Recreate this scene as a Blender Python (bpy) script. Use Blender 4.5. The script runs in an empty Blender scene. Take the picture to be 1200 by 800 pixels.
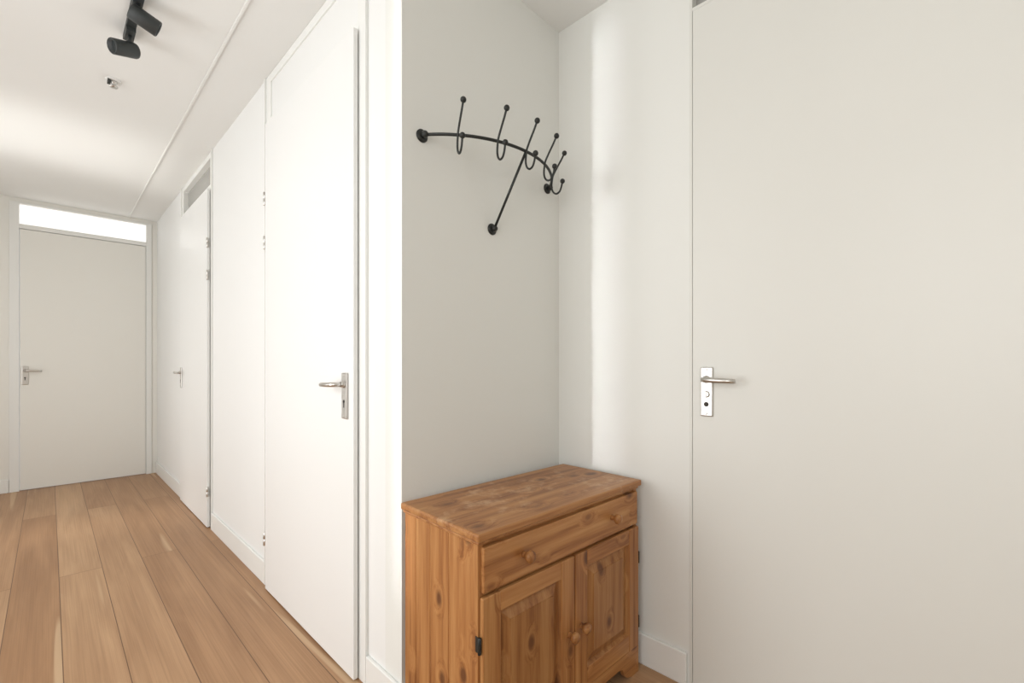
import bpy, bmesh, math, random
from mathutils import Vector, Matrix
random.seed(4)
S = bpy.context.scene
S.view_settings.view_transform = 'Standard'
S.view_settings.look = 'None'
S.view_settings.exposure = 0.0
COL = S.collection

# ------------------------------------------------------------------ materials
def new_mat(name):
    m = bpy.data.materials.new(name); m.use_nodes = True
    nt = m.node_tree
    b = nt.nodes['Principled BSDF']
    return m, nt, b

def paint(name, col, rough=0.55, bump=0.02, scale=60, spec=0.3, var=0.012):
    m, nt, b = new_mat(name)
    N, L = nt.nodes, nt.links
    tc = N.new('ShaderNodeTexCoord')
    n = N.new('ShaderNodeTexNoise'); n.inputs['Scale'].default_value = 2.5; n.inputs['Detail'].default_value = 3
    L.new(tc.outputs['Object'], n.inputs['Vector'])
    mx = N.new('ShaderNodeMix'); mx.data_type = 'RGBA'
    mx.inputs[6].default_value = (*[c * (1 - var) for c in col], 1)
    mx.inputs[7].default_value = (*[min(1, c * (1 + var)) for c in col], 1)
    L.new(n.outputs['Fac'], mx.inputs[0]); L.new(mx.outputs[2], b.inputs['Base Color'])
    b.inputs['Roughness'].default_value = rough
    b.inputs['Specular IOR Level'].default_value = spec
    n2 = N.new('ShaderNodeTexNoise'); n2.inputs['Scale'].default_value = scale; n2.inputs['Detail'].default_value = 4
    L.new(tc.outputs['Object'], n2.inputs['Vector'])
    bp = N.new('ShaderNodeBump'); bp.inputs['Strength'].default_value = bump; bp.inputs['Distance'].default_value = 0.01
    L.new(n2.outputs['Fac'], bp.inputs['Height']); L.new(bp.outputs[0], b.inputs['Normal'])
    return m

def simple(name, col, rough=0.5, metal=0.0, spec=0.5):
    m, nt, b = new_mat(name)
    N, L = nt.nodes, nt.links
    b.inputs['Base Color'].default_value = (*col, 1)
    b.inputs['Metallic'].default_value = metal
    b.inputs['Specular IOR Level'].default_value = spec
    tc = N.new('ShaderNodeTexCoord')
    n = N.new('ShaderNodeTexNoise'); n.inputs['Scale'].default_value = 80
    L.new(tc.outputs['Object'], n.inputs['Vector'])
    mr = N.new('ShaderNodeMapRange')
    mr.inputs['To Min'].default_value = max(0, rough - .06); mr.inputs['To Max'].default_value = min(1, rough + .06)
    L.new(n.outputs['Fac'], mr.inputs['Value']); L.new(mr.outputs[0], b.inputs['Roughness'])
    return m

M_WALL = paint('wall_paint_shaded', (0.79, 0.793, 0.757), 0.7, 0.03, 90)  # same paint as the hall; the niche's beige shade is put into the colour
M_HALL = paint('wall_paint_lit', (0.835, 0.84, 0.825), 0.6, 0.02, 90)  # lighter copy of that paint for the brightly lit hall wall
M_CEIL = paint('ceiling_paint', (0.84, 0.845, 0.825), 0.8, 0.03, 120)
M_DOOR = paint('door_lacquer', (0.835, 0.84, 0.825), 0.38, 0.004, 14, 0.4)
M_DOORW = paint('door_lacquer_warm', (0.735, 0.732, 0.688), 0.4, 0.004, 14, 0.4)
M_DOORE = paint('door_lacquer_end', (0.83, 0.82, 0.77), 0.4, 0.004, 14, 0.4)
M_TRIM = paint('trim_lacquer', (0.835, 0.838, 0.81), 0.4, 0.004, 14, 0.4)
M_STEEL = simple('satin_steel', (0.62, 0.60, 0.57), 0.3, 1.0)
M_BLACK = simple('black_iron', (0.022, 0.024, 0.022), 0.42, 0.3)
M_TRACK = simple('track_black', (0.035, 0.04, 0.04), 0.45, 0.1)
M_LENS = simple('spot_reflector', (0.5, 0.5, 0.48), 0.2, 1.0)
M_DARK = simple('dark_gap', (0.05, 0.045, 0.04), 0.8)
M_GREYGLASS = simple('grey_transom_glass', (0.36, 0.355, 0.33), 0.15, 0.0)
M_WHITEP = simple('white_plastic', (0.8, 0.8, 0.78), 0.4)

def emis(name, col, s):
    m, nt, b = new_mat(name)
    b.inputs['Base Color'].default_value = (.9, .9, .9, 1)
    b.inputs['Emission Color'].default_value = (*col, 1)
    b.inputs['Emission Strength'].default_value = s
    b.inputs['Roughness'].default_value = 0.2
    return m
M_BRIGHT = emis('glowing_frosted_glass', (1, .985, .95), 0.8)  # pane's own glow stands in for daylight behind it

def floor_mat():
    m, nt, b = new_mat('oak_plank_floor')
    N, L = nt.nodes, nt.links
    tc = N.new('ShaderNodeTexCoord')
    PW = 0.17
    sep = N.new('ShaderNodeSeparateXYZ'); L.new(tc.outputs['Object'], sep.inputs[0])
    ax = N.new('ShaderNodeMath'); ax.operation = 'ADD'; ax.inputs[1].default_value = 10 * PW - 0.036
    L.new(sep.outputs['X'], ax.inputs[0])
    ay = N.new('ShaderNodeMath'); ay.operation = 'ADD'; ay.inputs[1].default_value = 21.6
    L.new(sep.outputs['Y'], ay.inputs[0])
    cmb = N.new('ShaderNodeCombineXYZ')
    L.new(ay.outputs[0], cmb.inputs['X']); L.new(ax.outputs[0], cmb.inputs['Y'])
    br = N.new('ShaderNodeTexBrick')
    L.new(cmb.outputs[0], br.inputs['Vector'])
    br.offset = 0.43; br.offset_frequency = 2; br.squash = 1.0
    br.inputs['Scale'].default_value = 1.0
    br.inputs['Mortar Size'].default_value = 0.0018
    br.inputs['Mortar Smooth'].default_value = 0.3
    br.inputs['Bias'].default_value = 0.0
    br.inputs['Brick Width'].default_value = 3.3
    br.inputs['Row Height'].default_value = PW
    br.inputs['Color1'].default_value = (0, 0, 0, 1); br.inputs['Color2'].default_value = (1, 1, 1, 1)
    br.inputs['Mortar'].default_value = (0.5, 0.5, 0.5, 1)
    sc = N.new('ShaderNodeVectorMath'); sc.operation = 'MULTIPLY'; sc.inputs[1].default_value = (9.0, 0.8, 1)
    L.new(tc.outputs['Object'], sc.inputs[0])
    addv = N.new('ShaderNodeVectorMath'); addv.operation = 'ADD'
    mulc = N.new('ShaderNodeVectorMath'); mulc.operation = 'SCALE'; mulc.inputs['Scale'].default_value = 37.0
    L.new(br.outputs['Color'], mulc.inputs[0])
    L.new(sc.outputs[0], addv.inputs[0]); L.new(mulc.outputs[0], addv.inputs[1])
    n1 = N.new('ShaderNodeTexNoise'); n1.inputs['Scale'].default_value = 1.3; n1.inputs['Detail'].default_value = 6
    n1.inputs['Distortion'].default_value = 0.8
    L.new(addv.outputs[0], n1.inputs['Vector'])
    sc2 = N.new('ShaderNodeVectorMath'); sc2.operation = 'MULTIPLY'; sc2.inputs[1].default_value = (6.0, 0.5, 1)
    L.new(addv.outputs[0], sc2.inputs[0])
    n2 = N.new('ShaderNodeTexNoise'); n2.inputs['Scale'].default_value = 4; n2.inputs['Detail'].default_value = 6
    L.new(sc2.outputs[0], n2.inputs['Vector'])
    ramp = N.new('ShaderNodeValToRGB')
    e = ramp.color_ramp.elements
    e[0].position = 0.0; e[0].color = (0.375, 0.203, 0.100, 1)
    e[1].position = 1.0; e[1].color = (0.505, 0.310, 0.172, 1)
    L.new(br.outputs['Color'], ramp.inputs[0])
    gr = N.new('ShaderNodeValToRGB')
    e = gr.color_ramp.elements
    e[0].position = 0.30; e[0].color = (0.84, 0.81, 0.78, 1)
    e[1].position = 0.66; e[1].color = (1.07, 1.09, 1.10, 1)
    L.new(n1.outputs['Fac'], gr.inputs[0])
    mu = N.new('ShaderNodeMix'); mu.data_type = 'RGBA'; mu.blend_type = 'MULTIPLY'; mu.inputs[0].default_value = 1
    L.new(ramp.outputs[0], mu.inputs[6]); L.new(gr.outputs[0], mu.inputs[7])
    gr2 = N.new('ShaderNodeValToRGB')
    e = gr2.color_ramp.elements
    e[0].position = 0.32; e[0].color = (0.84, 0.81, 0.78, 1)
    e[1].position = 0.60; e[1].color = (1.04, 1.04, 1.04, 1)
    L.new(n2.outputs['Fac'], gr2.inputs[0])
    mu2 = N.new('ShaderNodeMix'); mu2.data_type = 'RGBA'; mu2.blend_type = 'MULTIPLY'; mu2.inputs[0].default_value = 0.8
    L.new(mu.outputs[2], mu2.inputs[6]); L.new(gr2.outputs[0], mu2.inputs[7])
    sc3 = N.new('ShaderNodeVectorMath'); sc3.operation = 'MULTIPLY'; sc3.inputs[1].default_value = (1.0, 0.5, 1)
    L.new(addv.outputs[0], sc3.inputs[0])
    n3 = N.new('ShaderNodeTexNoise'); n3.inputs['Scale'].default_value = 1.1; n3.inputs['Detail'].default_value = 2
    L.new(sc3.outputs[0], n3.inputs['Vector'])
    sr = N.new('ShaderNodeValToRGB'); e = sr.color_ramp.elements
    e[0].position = 0.64; e[0].color = (0, 0, 0, 1); e[1].position = 0.68; e[1].color = (.6, .6, .6, 1)
    L.new(n3.outputs['Fac'], sr.inputs[0])
    ms = N.new('ShaderNodeMix'); ms.data_type = 'RGBA'
    L.new(sr.outputs[0], ms.inputs[0]); L.new(mu2.outputs[2], ms.inputs[6]); ms.inputs[7].default_value = (0.66, 0.47, 0.29, 1)
    mm = N.new('ShaderNodeMix'); mm.data_type = 'RGBA'
    L.new(br.outputs['Fac'], mm.inputs[0]); L.new(ms.outputs[2], mm.inputs[6])
    mm.inputs[7].default_value = (0.16, 0.082, 0.040, 1)
    L.new(mm.outputs[2], b.inputs['Base Color'])
    b.inputs['Roughness'].default_value = 0.42
    b.inputs['Specular IOR Level'].default_value = 0.35
    bp = N.new('ShaderNodeBump'); bp.inputs['Strength'].default_value = 0.25; bp.inputs['Distance'].default_value = 0.002
    bp.invert = True
    L.new(br.outputs['Fac'], bp.inputs['Height']); L.new(bp.outputs[0], b.inputs['Normal'])
    return m
M_FLOOR = floor_mat()

def pine(name, axis, tint=1.0, worn=False, seed=0.0, kscale=1.0):
    """axis = grain direction 0/1/2"""
    m, nt, b = new_mat(name)
    N, L = nt.nodes, nt.links
    tc = N.new('ShaderNodeTexCoord')
    oi = N.new('ShaderNodeVectorMath'); oi.operation = 'ADD'; oi.inputs[1].default_value = (seed, seed * 1.7, seed * .6)
    L.new(tc.outputs['Object'], oi.inputs[0])
    s = [22.0, 22.0, 22.0]; s[axis] = 1.0
    sv = N.new('ShaderNodeVectorMath'); sv.operation = 'MULTIPLY'; sv.inputs[1].default_value = s
    L.new(oi.outputs[0], sv.inputs[0])
    ks = [11.5 * kscale] * 3; ks[axis] = 7.0 * kscale
    kv = N.new('ShaderNodeVectorMath'); kv.operation = 'MULTIPLY'; kv.inputs[1].default_value = ks
    L.new(oi.outputs[0], kv.inputs[0])
    vo = N.new('ShaderNodeTexVoronoi'); vo.inputs['Scale'].default_value = 1.0
    L.new(kv.outputs[0], vo.inputs['Vector'])
    kr = N.new('ShaderNodeValToRGB'); e = kr.color_ramp.elements
    e[0].position = 0.10; e[0].color = (1, 1, 1, 1)
    e[1].position = 0.21; e[1].color = (0, 0, 0, 1)
    L.new(vo.outputs['Distance'], kr.inputs[0])
    dm = N.new('ShaderNodeMapRange'); dm.interpolation_type = 'SMOOTHSTEP'
    dm.inputs['From Min'].default_value = 0.08; dm.inputs['From Max'].default_value = 0.45
    dm.inputs['To Min'].default_value = 0.9; dm.inputs['To Max'].default_value = 0.0
    L.new(vo.outputs['Distance'], dm.inputs['Value'])
    kd = N.new('ShaderNodeVectorMath'); kd.operation = 'SCALE'
    L.new(dm.outputs[0], kd.inputs['Scale']); kd.inputs[0].default_value = (0.7, 0.7, 0.7)
    ad = N.new('ShaderNodeVectorMath'); ad.operation = 'ADD'
    L.new(sv.outputs[0], ad.inputs[0]); L.new(kd.outputs[0], ad.inputs[1])
    n1 = N.new('ShaderNodeTexNoise'); n1.inputs['Scale'].default_value = 1.6; n1.inputs['Detail'].default_value = 4
    n1.inputs['Distortion'].default_value = 0.1
    L.new(ad.outputs[0], n1.inputs['Vector'])
    n2 = N.new('ShaderNodeTexNoise'); n2.inputs['Scale'].default_value = 7; n2.inputs['Detail'].default_value = 3
    L.new(ad.outputs[0], n2.inputs['Vector'])
    mxn = N.new('ShaderNodeMath'); mxn.operation = 'MULTIPLY_ADD'; mxn.inputs[1].default_value = 0.35
    L.new(n2.outputs['Fac'], mxn.inputs[0]); L.new(n1.outputs['Fac'], mxn.inputs[2])
    ramp = N.new('ShaderNodeValToRGB'); e = ramp.color_ramp.elements
    t = tint
    e[0].position = 0.44; e[0].color = (0.225 * t, 0.078 * t, 0.022 * t, 1)
    e[1].position = 0.92; e[1].color = (0.53 * t, 0.270 * t, 0.100 * t, 1)
    mid = e.new(0.66); mid.color = (0.405 * t, 0.176 * t, 0.057 * t, 1)
    L.new(mxn.outputs[0], ramp.inputs[0])
    mk = N.new('ShaderNodeMix'); mk.data_type = 'RGBA'
    kf = N.new('ShaderNodeMath'); kf.operation = 'MULTIPLY'; kf.inputs[1].default_value = 0.8
    L.new(kr.outputs[0], kf.inputs[0]); L.new(kf.outputs[0], mk.inputs[0])
    L.new(ramp.outputs[0], mk.inputs[6]); mk.inputs[7].default_value = (0.095, 0.030, 0.012, 1)
    out = mk.outputs[2]
    if worn:
        n3 = N.new('ShaderNodeTexNoise'); n3.inputs['Scale'].default_value = 8; n3.inputs['Detail'].default_value = 8
        n3.inputs['Roughness'].default_value = 0.72
        L.new(tc.outputs['Object'], n3.inputs['Vector'])
        wr = N.new('ShaderNodeValToRGB'); e = wr.color_ramp.elements
        e[0].position = 0.53; e[0].color = (0, 0, 0, 1); e[1].position = 0.65; e[1].color = (.6, .6, .6, 1)
        L.new(n3.outputs['Fac'], wr.inputs[0])
        mw = N.new('ShaderNodeMix'); mw.data_type = 'RGBA'
        L.new(wr.outputs[0], mw.inputs[0]); L.new(out, mw.inputs[6]); mw.inputs[7].default_value = (0.62, 0.40, 0.23, 1)
        out = mw.outputs[2]
    L.new(out, b.inputs['Base Color'])
    b.inputs['Roughness'].default_value = 0.38
    b.inputs['Specular IOR Level'].default_value = 0.4
    bp = N.new('ShaderNodeBump'); bp.inputs['Strength'].default_value = 0.12; bp.inputs['Distance'].default_value = 0.002
    L.new(mxn.outputs[0], bp.inputs['Height']); L.new(bp.outputs[0], b.inputs['Normal'])
    return m
P_X = pine('pine_grain_x', 0, 1.0, seed=1.3)
P_TOP = pine('pine_top', 0, 0.92, worn=True, seed=4.1, kscale=.8)
P_Z = pine('pine_grain_z', 2, 0.97, seed=2.9)
P_Z2 = pine('pine_side', 2, 1.0, seed=7.7)
P_PAN = pine('pine_panel', 2, 0.82, seed=5.2)
P_KN = pine('pine_knob', 1, 0.9, seed=9.0)

# ------------------------------------------------------------------ mesh helpers
def obj_from_bm(name, bm, mats, parent=None, smooth=False, bevel=0, bseg=2):
    me = bpy.data.meshes.new(name); bm.to_mesh(me); bm.free()
    for m in (mats if isinstance(mats, (list, tuple)) else [mats]): me.materials.append(m)
    o = bpy.data.objects.new(name, me); COL.objects.link(o)
    if smooth:
        for p in me.polygons: p.use_smooth = True
    if parent: o.parent = parent
    if bevel:
        md = o.modifiers.new('bevel', 'BEVEL'); md.width = bevel; md.segments = bseg; md.limit_method = 'ANGLE'
    return o

def add_box(bm, x0, x1, y0, y1, z0, z1, mi=0):
    r = bmesh.ops.create_cube(bm, size=1)
    for v in r['verts']:
        v.co = Vector(((x0 + x1) / 2 + v.co.x * (x1 - x0), (y0 + y1) / 2 + v.co.y * (y1 - y0), (z0 + z1) / 2 + v.co.z * (z1 - z0)))
    fs = set(f for v in r['verts'] for f in v.link_faces)
    for f in fs: f.material_index = mi

def boxes(name, lst, mats, parent=None, bevel=0, bseg=2):
    bm = bmesh.new()
    for b in lst: add_box(bm, *b)
    return obj_from_bm(name, bm, mats, parent, bevel=bevel, bseg=bseg)

def empty(name, loc=(0, 0, 0)):
    e = bpy.data.objects.new(name, None); e.location = loc; e.empty_display_size = 0.1; COL.objects.link(e); return e

def lathe(bm, prof, origin, axis, seg=24, mi=0):
    ax = Vector(axis).normalized()
    q = Vector((0, 0, 1)).rotation_difference(ax)
    rings = []
    for r, h in prof:
        ring = []
        for i in range(seg):
            a = 2 * math.pi * i / seg
            ring.append(bm.verts.new(Vector(origin) + q @ Vector((r * math.cos(a), r * math.sin(a), h))))
        rings.append(ring)
    for k in range(len(rings) - 1):
        for i in range(seg):
            f = bm.faces.new((rings[k][i], rings[k][(i + 1) % seg], rings[k + 1][(i + 1) % seg], rings[k + 1][i]))
            f.smooth = True; f.material_index = mi
    f = bm.faces.new(list(reversed(rings[0]))); f.material_index = mi
    f = bm.faces.new(rings[-1]); f.material_index = mi

def sweep(bm, pts, r, seg=10, flat=None, mi=0, cap=True):
    pts = [Vector(p) for p in pts]
    n = len(pts); rings = []
    up = None
    for i, p in enumerate(pts):
        t = (pts[min(i + 1, n - 1)] - pts[max(i - 1, 0)]).normalized()
        if up is None:
            up = Vector((0, 0, 1)) if abs(t.z) < 0.9 else Vector((0, 1, 0))
        side = t.cross(up).normalized(); up = side.cross(t).normalized()
        rr = r[i] if isinstance(r, (list, tuple)) else r
        ring = []
        for k in range(seg):
            a = 2 * math.pi * k / seg
            sx, sy = (1, 1) if flat is None else flat
            ring.append(bm.verts.new(p + side * math.cos(a) * rr * sx + up * math.sin(a) * rr * sy))
        rings.append(ring)
    for j in range(n - 1):
        for k in range(seg):
            f = bm.faces.new((rings[j][k], rings[j][(k + 1) % seg], rings[j + 1][(k + 1) % seg], rings[j + 1][k]))
            f.smooth = True; f.material_index = mi
    if cap:
        bm.faces.new(list(reversed(rings[0]))).material_index = mi
        bm.faces.new(rings[-1]).material_index = mi

def ball(bm, c, r, mi=0):
    res = bmesh.ops.create_uvsphere(bm, u_segments=16, v_segments=10, radius=r)
    for v in res['verts']: v.co += Vector(c)
    for f in set(f for v in res['verts'] for f in v.link_faces): f.smooth = True; f.material_index = mi

def extrude_poly(bm, pts2, plane, d0, d1, mi=0):
    def P(a, b, d):
        return Vector((a, d, b)) if plane == 'XZ' else Vector((d, a, b))
    A = [bm.verts.new(P(a, b, d0)) for a, b in pts2]
    B = [bm.verts.new(P(a, b, d1)) for a, b in pts2]
    n = len(A)
    fs = [bm.faces.new(A), bm.faces.new(list(reversed(B)))]
    for i in range(n):
        fs.append(bm.faces.new((A[i], B[i], B[(i + 1) % n], A[(i + 1) % n])))
    for f in fs: f.material_index = mi
    bmesh.ops.recalc_face_normals(bm, faces=fs)

# ------------------------------------------------------------------ dimensions
HC = 2.58          # ceiling
WX = 0.780         # hall right wall face
NY = 1.255         # niche back wall face
RX = 1.570         # niche right wall / wc door wall
EY = 5.90          # end wall
LX = -1.25         # left wall
BY = -1.75         # wall behind camera

boxes('floor', [(LX - .1, RX + .1, BY - .1, EY + .1, -0.1, 0)], M_FLOOR)
boxes('ceiling', [(LX - .1, RX + .1, BY - .1, EY + .1, HC, HC + .1)], M_CEIL)

D1 = (1.468, 2.530); D2 = (3.615, 4.625)
boxes('wall_hall', [(WX, WX + .1, NY + .1, D1[0], 0, HC), (WX, WX + .1, D1[1], D2[0], 0, HC),
                    (WX, WX + .1, D2[1], EY, 0, HC)], M_HALL)
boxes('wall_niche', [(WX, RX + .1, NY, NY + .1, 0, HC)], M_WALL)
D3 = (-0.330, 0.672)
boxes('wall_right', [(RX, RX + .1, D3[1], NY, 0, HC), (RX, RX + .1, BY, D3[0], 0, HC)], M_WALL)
E0, E1 = -0.245, 0.735
boxes('wall_end', [(LX, E0, EY, EY + .1, 0, HC), (E1, WX + .1, EY, EY + .1, 0, HC),
                   (E0, E1, EY, EY + .1, 2.545, HC)], M_DOORE)
boxes('wall_back', [(LX - .1, RX + .1, BY - .1, BY, 0, HC)], M_WALL)
W1 = (1.15, 2.55, 0.12, 2.45); W2 = (3.72, 4.74, 0.12, 2.35); W3 = (-1.4, 0.5, 0.9, 2.3)
ll = []
ws = sorted([W3, W1, W2])
cur = BY
for y0, y1, z0, z1 in ws:
    ll.append((LX - .1, LX, cur, y0, 0, HC)); ll.append((LX - .1, LX, y0, y1, 0, z0)); ll.append((LX - .1, LX, y0, y1, z1, HC)); cur = y1
ll.append((LX - .1, LX, cur, EY, 0, HC))
boxes('wall_left', ll, M_WALL)
for i, (y0, y1, z0, z1) in enumerate(ws):
    fr = []
    t = .05
    xa, xb = LX - .08, LX - .02
    fr += [(xa, xb, y0, y0 + t, z0, z1), (xa, xb, y1 - t, y1, z0, z1), (xa, xb, y0 + t, y1 - t, z0, z0 + t), (xa, xb, y0 + t, y1 - t, z1 - t, z1)]
    boxes('window_%d' % (i + 1), fr, M_TRIM)

def bb(name, lst): return boxes(name, lst, M_TRIM, bevel=0.004)
bb('baseboard_hall', [(WX - .013, WX, NY - .013, D1[0] - .002, 0, .115), (WX - .013, WX, D1[1] + .002, D2[0] - .002, 0, .115),
                      (WX - .013, WX, D2[1] + .002, EY - .013, 0, .115)])
bb('baseboard_niche', [(WX, RX - .013, NY - .013, NY, 0, .115)])
bb('baseboard_right', [(RX - .013, RX, D3[1] + .008, NY - .013, 0, .115), (RX - .013, RX, BY, D3[0] - .004, 0, .115)])
bb('baseboard_end', [(LX, E0 - .002, EY - .013, EY, 0, .115)])
bb('baseboard_left', [(LX, LX + .013, BY + .013, EY - .013, 0, .115)])
bb('baseboard_back', [(LX, RX, BY, BY + .013, 0, .115)])
boxes('trim_ceiling', [(0.552, 0.563, BY, EY, HC - .008, HC)], M_TRIM, bevel=.002)

# ------------------------------------------------------------------ door hardware
def handle(parent, wallx, yc, zc, ydir, wc=False, mat=M_STEEL):
    bm = bmesh.new()
    add_box(bm, wallx - .008, wallx, yc - .021, yc + .021, zc - .125, zc + .042)
    obj_from_bm('handle_plate', bm, mat, parent, bevel=.005, bseg=3)
    bm = bmesh.new()
    lathe(bm, [(.0125, 0), (.0125, .006), (.010, .010), (.010, .012)], (wallx - .008, yc, zc), (-1, 0, 0))
    pts = [(wallx - .012, yc, zc), (wallx - .036, yc, zc), (wallx - .046, yc + ydir * .004, zc), (wallx - .050, yc + ydir * .014, zc),
           (wallx - .052, yc + ydir * .04, zc - .001), (wallx - .050, yc + ydir * .075, zc - .002), (wallx - .047, yc + ydir * .105, zc - .003)]
    sweep(bm, pts, [.0088, .0088, .0090, .0092, .0090, .0086, .0078], seg=14)
    obj_from_bm('lever', bm, mat, parent, smooth=True)
    bm = bmesh.new()
    zk = zc - .062
    if wc:
        lathe(bm, [(.011, 0), (.011, .004), (.009, .006)], (wallx - .008, yc, zk + .012), (-1, 0, 0))
        add_box(bm, wallx - .018, wallx - .013, yc - .003, yc + .003, zk + .003, zk + .021)
        lathe(bm, [(.008, 0), (.008, .0012)], (wallx - .008, yc, zk - .022), (-1, 0, 0), mi=1)
    else:
        lathe(bm, [(.006, 0), (.006, .0010)], (wallx - .008, yc, zk), (-1, 0, 0), mi=1)
        add_box(bm, wallx - .009, wallx - .0075, yc - .0028, yc + .0028, zk - .022, zk, 1)
    for dz in (.033, -.115):
        lathe(bm, [(.0038, 0), (.0038, .0012), (.002, .0018)], (wallx - .008, yc, zc + dz), (-1, 0, 0))
    obj_from_bm('escutcheon_detail', bm, [mat, M_DARK], parent)

def hinge(bm, x, y, z):
    lathe(bm, [(.004, -.034), (.0072, -.032), (.0072, -.001), (.0060, 0), (.0072, .001), (.0072, .032), (.004, .034)], (x, y, z), (0, 0, 1), seg=14)

def side_door(name, op, slab, wallx, ztop, hinge_y, handle_y, ldir, mat, transom=None, wc=False, proud=.022, hz=(.25, 1.73, 1.95), hz0=1.052):
    e = empty(name)
    x = wallx
    y0, y1 = op
    j0 = (x - .003, x + .09, y0, slab[0] + .012, 0, HC - .001)
    j1 = (x - .003, x + .09, slab[1] - .012, y1, 0, HC - .001)
    fr = [j0, j1]
    fr.append((x - .003, x + .09, slab[0] + .012, slab[1] - .012, ztop - .012, ztop + .038))
    fr.append((x - .003, x + .09, slab[0] + .012, slab[1] - .012, HC - .04, HC - .001))
    boxes('frame', fr, M_TRIM, e, bevel=.0015)
    boxes('frame_bead', [(x - .012, x - .003, y0, y0 + .008, 0, HC - .001), (x - .012, x - .003, y1 - .008, y1, 0, HC - .001)], M_TRIM, e, bevel=.001)
    if transom == 'glass':
        boxes('transom_pane', [(x + .03, x + .036, slab[0] + .012, slab[1] - .012, ztop + .038, HC - .04)], M_GREYGLASS, e)
    else:
        boxes('transom_panel', [(x + .004, x + .03, slab[0] + .012, slab[1] - .012, ztop + .038, HC - .04)], mat, e)
    boxes('leaf', [(x - proud - .003, x - .008, slab[0], slab[1], .006, ztop),
                   (x - .008, x + .03, slab[0] + .014, slab[1] - .014, .006, ztop - .014)], mat, e, bevel=.002)
    boxes('threshold', [(x + .0, x + .09, slab[0] + .012, slab[1] - .012, 0, .004)], M_DARK, e)
    bm = bmesh.new()
    for z in hz: hinge(bm, x - proud - .002, hinge_y, z)
    obj_from_bm('hinges', bm, M_STEEL, e)
    handle(e, x - proud - .003, handle_y, hz0, ldir, wc)
    return e

side_door('door_1', D1, (1.530, 2.470), WX, 2.32, 2.478, 1.588, 1, M_DOOR)
side_door('door_2', D2, (3.665, 4.575), WX, 2.32, 3.657, 4.51, -1, M_DOOR, transom='glass')
e = empty('door_3')
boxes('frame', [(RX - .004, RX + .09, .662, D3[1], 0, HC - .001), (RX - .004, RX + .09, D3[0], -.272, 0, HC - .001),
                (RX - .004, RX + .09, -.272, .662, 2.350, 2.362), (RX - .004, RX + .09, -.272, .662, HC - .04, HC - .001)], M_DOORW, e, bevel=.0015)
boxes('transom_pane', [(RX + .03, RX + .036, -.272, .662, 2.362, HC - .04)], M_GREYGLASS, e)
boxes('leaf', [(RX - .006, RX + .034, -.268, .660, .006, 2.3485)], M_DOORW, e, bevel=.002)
bm = bmesh.new()
for z in (.25, 1.73, 1.95): hinge(bm, RX - .008, -.272, z)
obj_from_bm('hinges', bm, M_STEEL, e)
handle(e, RX - .006, .610, 1.074, -1, True)

e = empty('door_4')
sx0, sx1 = -.182, .688
boxes('frame', [(E0, sx0 - .003, EY - .010, EY + .09, 0, 2.545), (sx1 + .003, E1, EY - .010, EY + .09, 0, 2.545),
                (sx0 - .003, sx1 + .003, EY - .010, EY + .09, 2.315, 2.355), (sx0 - .003, sx1 + .003, EY - .010, EY + .09, 2.53, 2.545)], M_TRIM, e, bevel=.002)
boxes('leaf', [(sx0, sx1, EY - .002, EY + .038, .006, 2.311)], M_DOORE, e, bevel=.002)
boxes('transom_pane', [(sx0 - .003, sx1 + .003, EY + .03, EY + .036, 2.355, 2.53)], M_BRIGHT, e)
h = empty('handle_set')
handle(h, 0, 0, 0, -1)
h.rotation_euler = (0, 0, math.radians(90)); h.location = (-.150 + 0, EY - .002, 1.06); h.parent = e

# ------------------------------------------------------------------ pine cabinet
cab = empty('pine_cabinet')
CX0, CX1 = 0.761, 1.520    # body
CF, CB = 0.854, 1.206      # front / back
TZ = 0.700
boxes('top_board', [(CX0 - .012, CX1 + .012, CF - .019, CB + .004, TZ - .022, TZ)], P_TOP, cab, bevel=.006, bseg=4)
boxes('top_moulding', [(CX0 - .005, CX1 + .006, CF - .009, CB, TZ - .032, TZ - .022)], P_X, cab, bevel=.004, bseg=3)
BT = TZ - .032
sb = []
ys = [CF + .032, CF + .125, CF + .215, CF + .29, CB]
for k in range(4):
    sb.append((CX0 + .002, CX0 + .018, ys[k] + .0006, ys[k + 1] - .0006, 0, BT))
sb.append((CX0, CX0 + .020, CF, CF + .0315, 0, BT))
boxes('side_left', sb, P_Z2, cab, bevel=.002)
boxes('side_right', [(CX1 - .018, CX1, CF, CB, 0, BT)], P_Z2, cab, bevel=.002)
boxes('back_panel', [(CX0 + .018, CX1 - .018, CB - .010, CB - .002, .05, BT)], P_Z, cab)
boxes('bottom_shelf', [(CX0 + .018, CX1 - .018, CF + .022, CB - .01, .085, .10)], P_X, cab)
boxes('carcass_rails', [(CX0 + .020, CX1 - .018, CF + .002, CF + .02, BT - .012, BT), (CX0 + .020, CX1 - .018, CF + .002, CF + .02, .528, .542),
                        (CX0 + .020, CX1 - .018, CF + .002, CF + .02, .085, .10)], P_X, cab, bevel=.001)
boxes('front_stiles', [(CX0, CX0 + .02, CF - .002, CF + .0, .0, BT), (CX1 - .02, CX1, CF - .002, CF, 0, BT)], P_Z, cab)
boxes('drawer_front', [(CX0 + .010, CX1 - .010, CF - .014, CF + .004, .543, BT - .008)], P_X, cab, bevel=.004, bseg=3)
boxes('drawer_box', [(CX0 + .03, CX1 - .03, CF + .005, CB - .03, .55, BT - .02)], P_X, cab)
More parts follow.
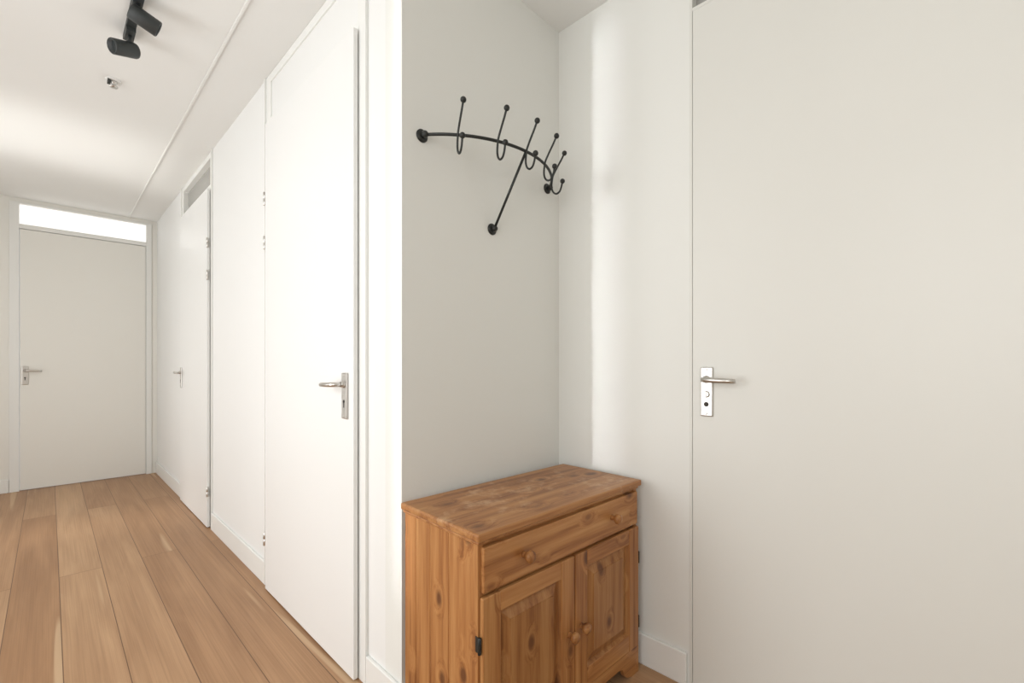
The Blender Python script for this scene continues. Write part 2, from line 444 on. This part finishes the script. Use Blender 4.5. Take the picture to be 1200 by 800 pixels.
def cab_door(nm, x0, x1):
    z0, z1 = .098, .533
    st = .062
    y0, y1 = CF - .016, CF - .002
    fr = [(x0, x0 + st, y0, y1, z0, z1), (x1 - st, x1, y0, y1, z0, z1)]
    boxes(nm + '_stiles', fr, P_Z, cab, bevel=.003, bseg=3)
    boxes(nm + '_rails', [(x0 + st, x1 - st, y0 + .0005, y1, z1 - .052, z1), (x0 + st, x1 - st, y0 + .0005, y1, z0, z0 + .06)], P_X, cab, bevel=.003, bseg=3)
    a0, a1, b0, b1 = x0 + st, x1 - st, z0 + .06, z1 - .052
    bm = bmesh.new()
    def ring(i, y): return [bm.verts.new((a, y, b)) for a, b in ((a0 + i, b0 + i), (a1 - i, b0 + i), (a1 - i, b1 - i), (a0 + i, b1 - i))]
    rs = [ring(0, y0 + .003), ring(.006, y0 + .013), ring(.012, y0 + .013), ring(.036, y0 + .004), ring(.0365, y0 + .002)]
    for q in range(len(rs) - 1):
        for k in range(4):
            bm.faces.new((rs[q][k], rs[q][(k + 1) % 4], rs[q + 1][(k + 1) % 4], rs[q + 1][k]))
    bm.faces.new(rs[-1])
    back = ring(0, y1)
    bm.faces.new(list(reversed(back)))
    for k in range(4): bm.faces.new((back[k], back[(k + 1) % 4], rs[0][(k + 1) % 4], rs[0][k]))
    bmesh.ops.recalc_face_normals(bm, faces=bm.faces[:])
    obj_from_bm(nm + '_panel', bm, P_PAN, cab)
mid = (CX0 + CX1) / 2
cab_door('door_left', CX0 + .006, mid - .002)
cab_door('door_right', mid + .002, CX1 - .006)
bm = bmesh.new()
kp = [(.010, 0), (.009, .004), (.007, .009), (.009, .013), (.0155, .018), (.0175, .024), (.0165, .030), (.011, .034), (.003, .0355)]
for x, z in ((CX0 + .155, .603), (CX1 - .175, .603), (mid - .028, .300), (mid + .030, .306)):
    lathe(bm, kp, (x, CF - .014, z), (0, -1, 0), seg=22)
obj_from_bm('knobs', bm, P_KN, cab)
bm = bmesh.new()
for z in (.415, .180):
    for xx, sgn in ((CX0 - .001, 1), (CX1 + .001, -1)):
        lathe(bm, [(.003, -.022), (.005, -.020), (.005, .020), (.003, .022)], (xx, CF - .010, z), (0, 0, 1), seg=12)
    add_box(bm, CX0 - .0012, CX0 + .0005, CF - .008, CF + .006, z - .020, z + .020)
obj_from_bm('door_hinges', bm, M_BLACK, cab)
def apron(x0, x1, zt, foot=.085):
    pts = [(x0, zt), (x0, 0), (x0 + foot * .55, 0)]
    for k in range(0, 9):
        a = k / 8 * math.pi / 2
        pts.append((x0 + foot * .55 + .055 * math.sin(a), .062 * (1 - math.cos(a)) * 0.75 + .004))
    pts.append((x0 + foot + .035, .058))
    right = [(x1 - (p[0] - x0), p[1]) for p in reversed(pts)]
    return pts + right
bm = bmesh.new()
pp = apron(CX0 + .004, CX1 - .004, .097)
extrude_poly(bm, pp, 'XZ', CF - .014, CF - .0005)
bmesh.ops.triangulate(bm, faces=[f for f in bm.faces if len(f.verts) > 4])
obj_from_bm('apron', bm, P_X, cab)
# the cabinet stands very slightly skewed in the niche
rot = math.radians(-1.4)
pv = Vector((CX1 + .012, CF - .019, 0))
Rm = Matrix.Rotation(rot, 3, 'Z')
cab.rotation_euler = (0, 0, rot)
cab.location = pv - Rm @ pv

# ------------------------------------------------------------------ coat rack
rack = empty('wall_coat_rack')
RZ = 1.872
cx, half, sag = 1.172, .317, .158
WY = NY
R = (half ** 2 + sag ** 2) / (2 * sag); cy = WY - .012 - sag + R
def arc(xo): return Vector((cx + xo, cy - math.sqrt(R * R - xo * xo), RZ))
bm = bmesh.new()
amax = math.asin(half / R)
sweep(bm, [(cx + R * math.sin(a), cy - R * math.cos(a), RZ) for a in [(-1 + 2 * k / 48) * amax for k in range(49)]], .0052, seg=12)
for sx in (-1, 1):
    ball(bm, (cx + sx * half, WY - .018, RZ), .0115)
    lathe(bm, [(.0215, 0), (.0215, .003), (.018, .006), (.009, .009)], (cx + sx * half, WY, RZ), (0, -1, 0))
lathe(bm, [(.0215, 0), (.0215, .003), (.018, .006), (.009, .009)], (cx - .004, WY, RZ - .240), (0, -1, 0))
ball(bm, (cx - .004, WY - .016, RZ - .240), .0115)
sweep(bm, [(cx - .004, WY - .014, RZ - .240), (cx, arc(0).y + .0, RZ - .003)], .0048, seg=12)
obj_from_bm('rail', bm, M_BLACK, rack)
bm = bmesh.new()
for xo in (-.24, -.12, 0, .12, .24):
    p = arc(xo)
    rad = Vector((xo, p.y - cy, 0)).normalized()
    out = (rad * .5 + Vector((0, -1, 0)) * .5).normalized()
    P = lambda o, z: p + out * o + Vector((0, 0, z))
    top = P(.054, .087)
    pts = [top, P(.040, .062), P(.022, .034), P(.007, .008), P(.002, -.012), P(.000, -.035), P(.003, -.052),
           P(.011, -.064), P(.022, -.068), P(.033, -.062), P(.040, -.048), P(.044, -.032), P(.046, -.022)]
    sm = []
    for i in range(len(pts) - 1):
        p0, p1, p2, p3 = pts[max(i - 1, 0)], pts[i], pts[i + 1], pts[min(i + 2, len(pts) - 1)]
        for k in range(4):
            t = k / 4
            sm.append(.5 * ((2 * p1) + (-p0 + p2) * t + (2 * p0 - 5 * p1 + 4 * p2 - p3) * t * t + (-p0 + 3 * p1 - 3 * p2 + p3) * t ** 3))
    sm.append(pts[-1])
    sweep(bm, sm, .0036, seg=10)
    ball(bm, top, .0098); ball(bm, pts[-1], .0098)
obj_from_bm('hooks', bm, M_BLACK, rack)

# ------------------------------------------------------------------ track light
tr = empty('ceiling_track_light')
TX = .245
boxes('track', [(TX - .017, TX + .017, 0.9, 2.64, HC - .020, HC)], M_TRACK, tr, bevel=.002)
def spot(y, d, side):
    bm = bmesh.new()
    add_box(bm, TX - .016, TX + .016, y - .045, y + .045, HC - .036, HC - .020)
    d = Vector(d).normalized()
    c = Vector((TX, y, HC - .088)) + Vector(side)
    lathe(bm, [(.018, -.050), (.029, -.048), (.031, -.042), (.031, .044), (.029, .047), (.026, .047), (.023, .032)], c, d, seg=28)
    lathe(bm, [(.023, .030), (.005, .026)], c, d, seg=28, mi=1)
    sweep(bm, [Vector((TX, y, HC - .034)), Vector((TX, y, HC - .055)), c], .008, seg=10)
    obj_from_bm('spot_head', bm, [M_TRACK, M_LENS], tr)
spot(2.31, (.75, -.05, -.30), (.022, 0, .0))
spot(2.56, (-.75, -.30, -.30), (-.02, 0, -.012))
sm_ = empty('smoke_detector')
bm = bmesh.new()
lathe(bm, [(.033, 0), (.033, .003), (.026, .006)], (.232, 3.10, HC), (0, 0, -1))
lathe(bm, [(.016, .006), (.016, .014), (.007, .016), (.007, .028), (.018, .030), (.018, .034), (.004, .036)], (.232, 3.10, HC), (0, 0, -1), mi=1)
add_box(bm, .208, .220, 3.08, 3.12, HC - .018, HC - .004, 2)
obj_from_bm('body', bm, [M_WHITEP, M_STEEL, M_TRACK], sm_)

# ------------------------------------------------------------------ lights
def area(name, loc, target, sx, sy, power, col=(1, 1, 1), spread=180):
    l = bpy.data.lights.new(name, 'AREA'); l.shape = 'RECTANGLE'; l.size = sx; l.size_y = sy
    l.energy = power; l.color = col; l.spread = math.radians(spread)
    o = bpy.data.objects.new(name, l); COL.objects.link(o); o.location = loc
    d = Vector(target) - Vector(loc)
    o.rotation_euler = d.to_track_quat('-Z', 'Y').to_euler()
    return o
area('window_daylight_1', (LX - .16, 1.85, 1.3), (1, 1.85, 1.3), 1.35, 2.2, 22, (1, .998, .99), 150)
area('window_daylight_2', (LX - .16, 4.23, 1.25), (1, 4.23, 1.25), 1.0, 2.1, 22, (1, .988, .965))
area('window_daylight_3', (LX - .16, -.45, 1.6), (1, -.45, 1.6), 1.85, 1.35, 28, (1, .992, .975))
# added narrow-spread lamps: bright band on the ceiling, faint patch on the boards
area('ceiling_band_lamp', (LX - .12, 4.23, .75), (.1, 4.23, 2.58), 1.0, 1.0, 1.2, (1, .98, .94), 22)
area('floor_patch_lamp', (LX - .12, 4.50, 1.6), (.35, 4.25, 0), .35, .8, 0.3, (1, .97, .92), 20)
area('wall_stripe_lamp', (LX + .03, 1.70, 1.45), (RX, 1.045, 1.45), .03, 2.1, 0.34, (.95, .97, 1.0), 6)  # added thin lamp that draws the bright stripe on the right wall

w = bpy.data.worlds.new('World'); S.world = w; w.use_nodes = True
w.node_tree.nodes['Background'].inputs[0].default_value = (.95, .97, 1, 1)
w.node_tree.nodes['Background'].inputs[1].default_value = 1.0

# ------------------------------------------------------------------ camera
cam = bpy.data.cameras.new('camera'); co = bpy.data.objects.new('camera', cam); COL.objects.link(co)
cam.sensor_width = 36; cam.lens = 16.0; cam.shift_y = 25 / 1200; cam.clip_start = .02
co.location = (0, 0, 1.13)
co.rotation_euler = (math.radians(90), 0, -math.radians(45.48))
S.camera = co
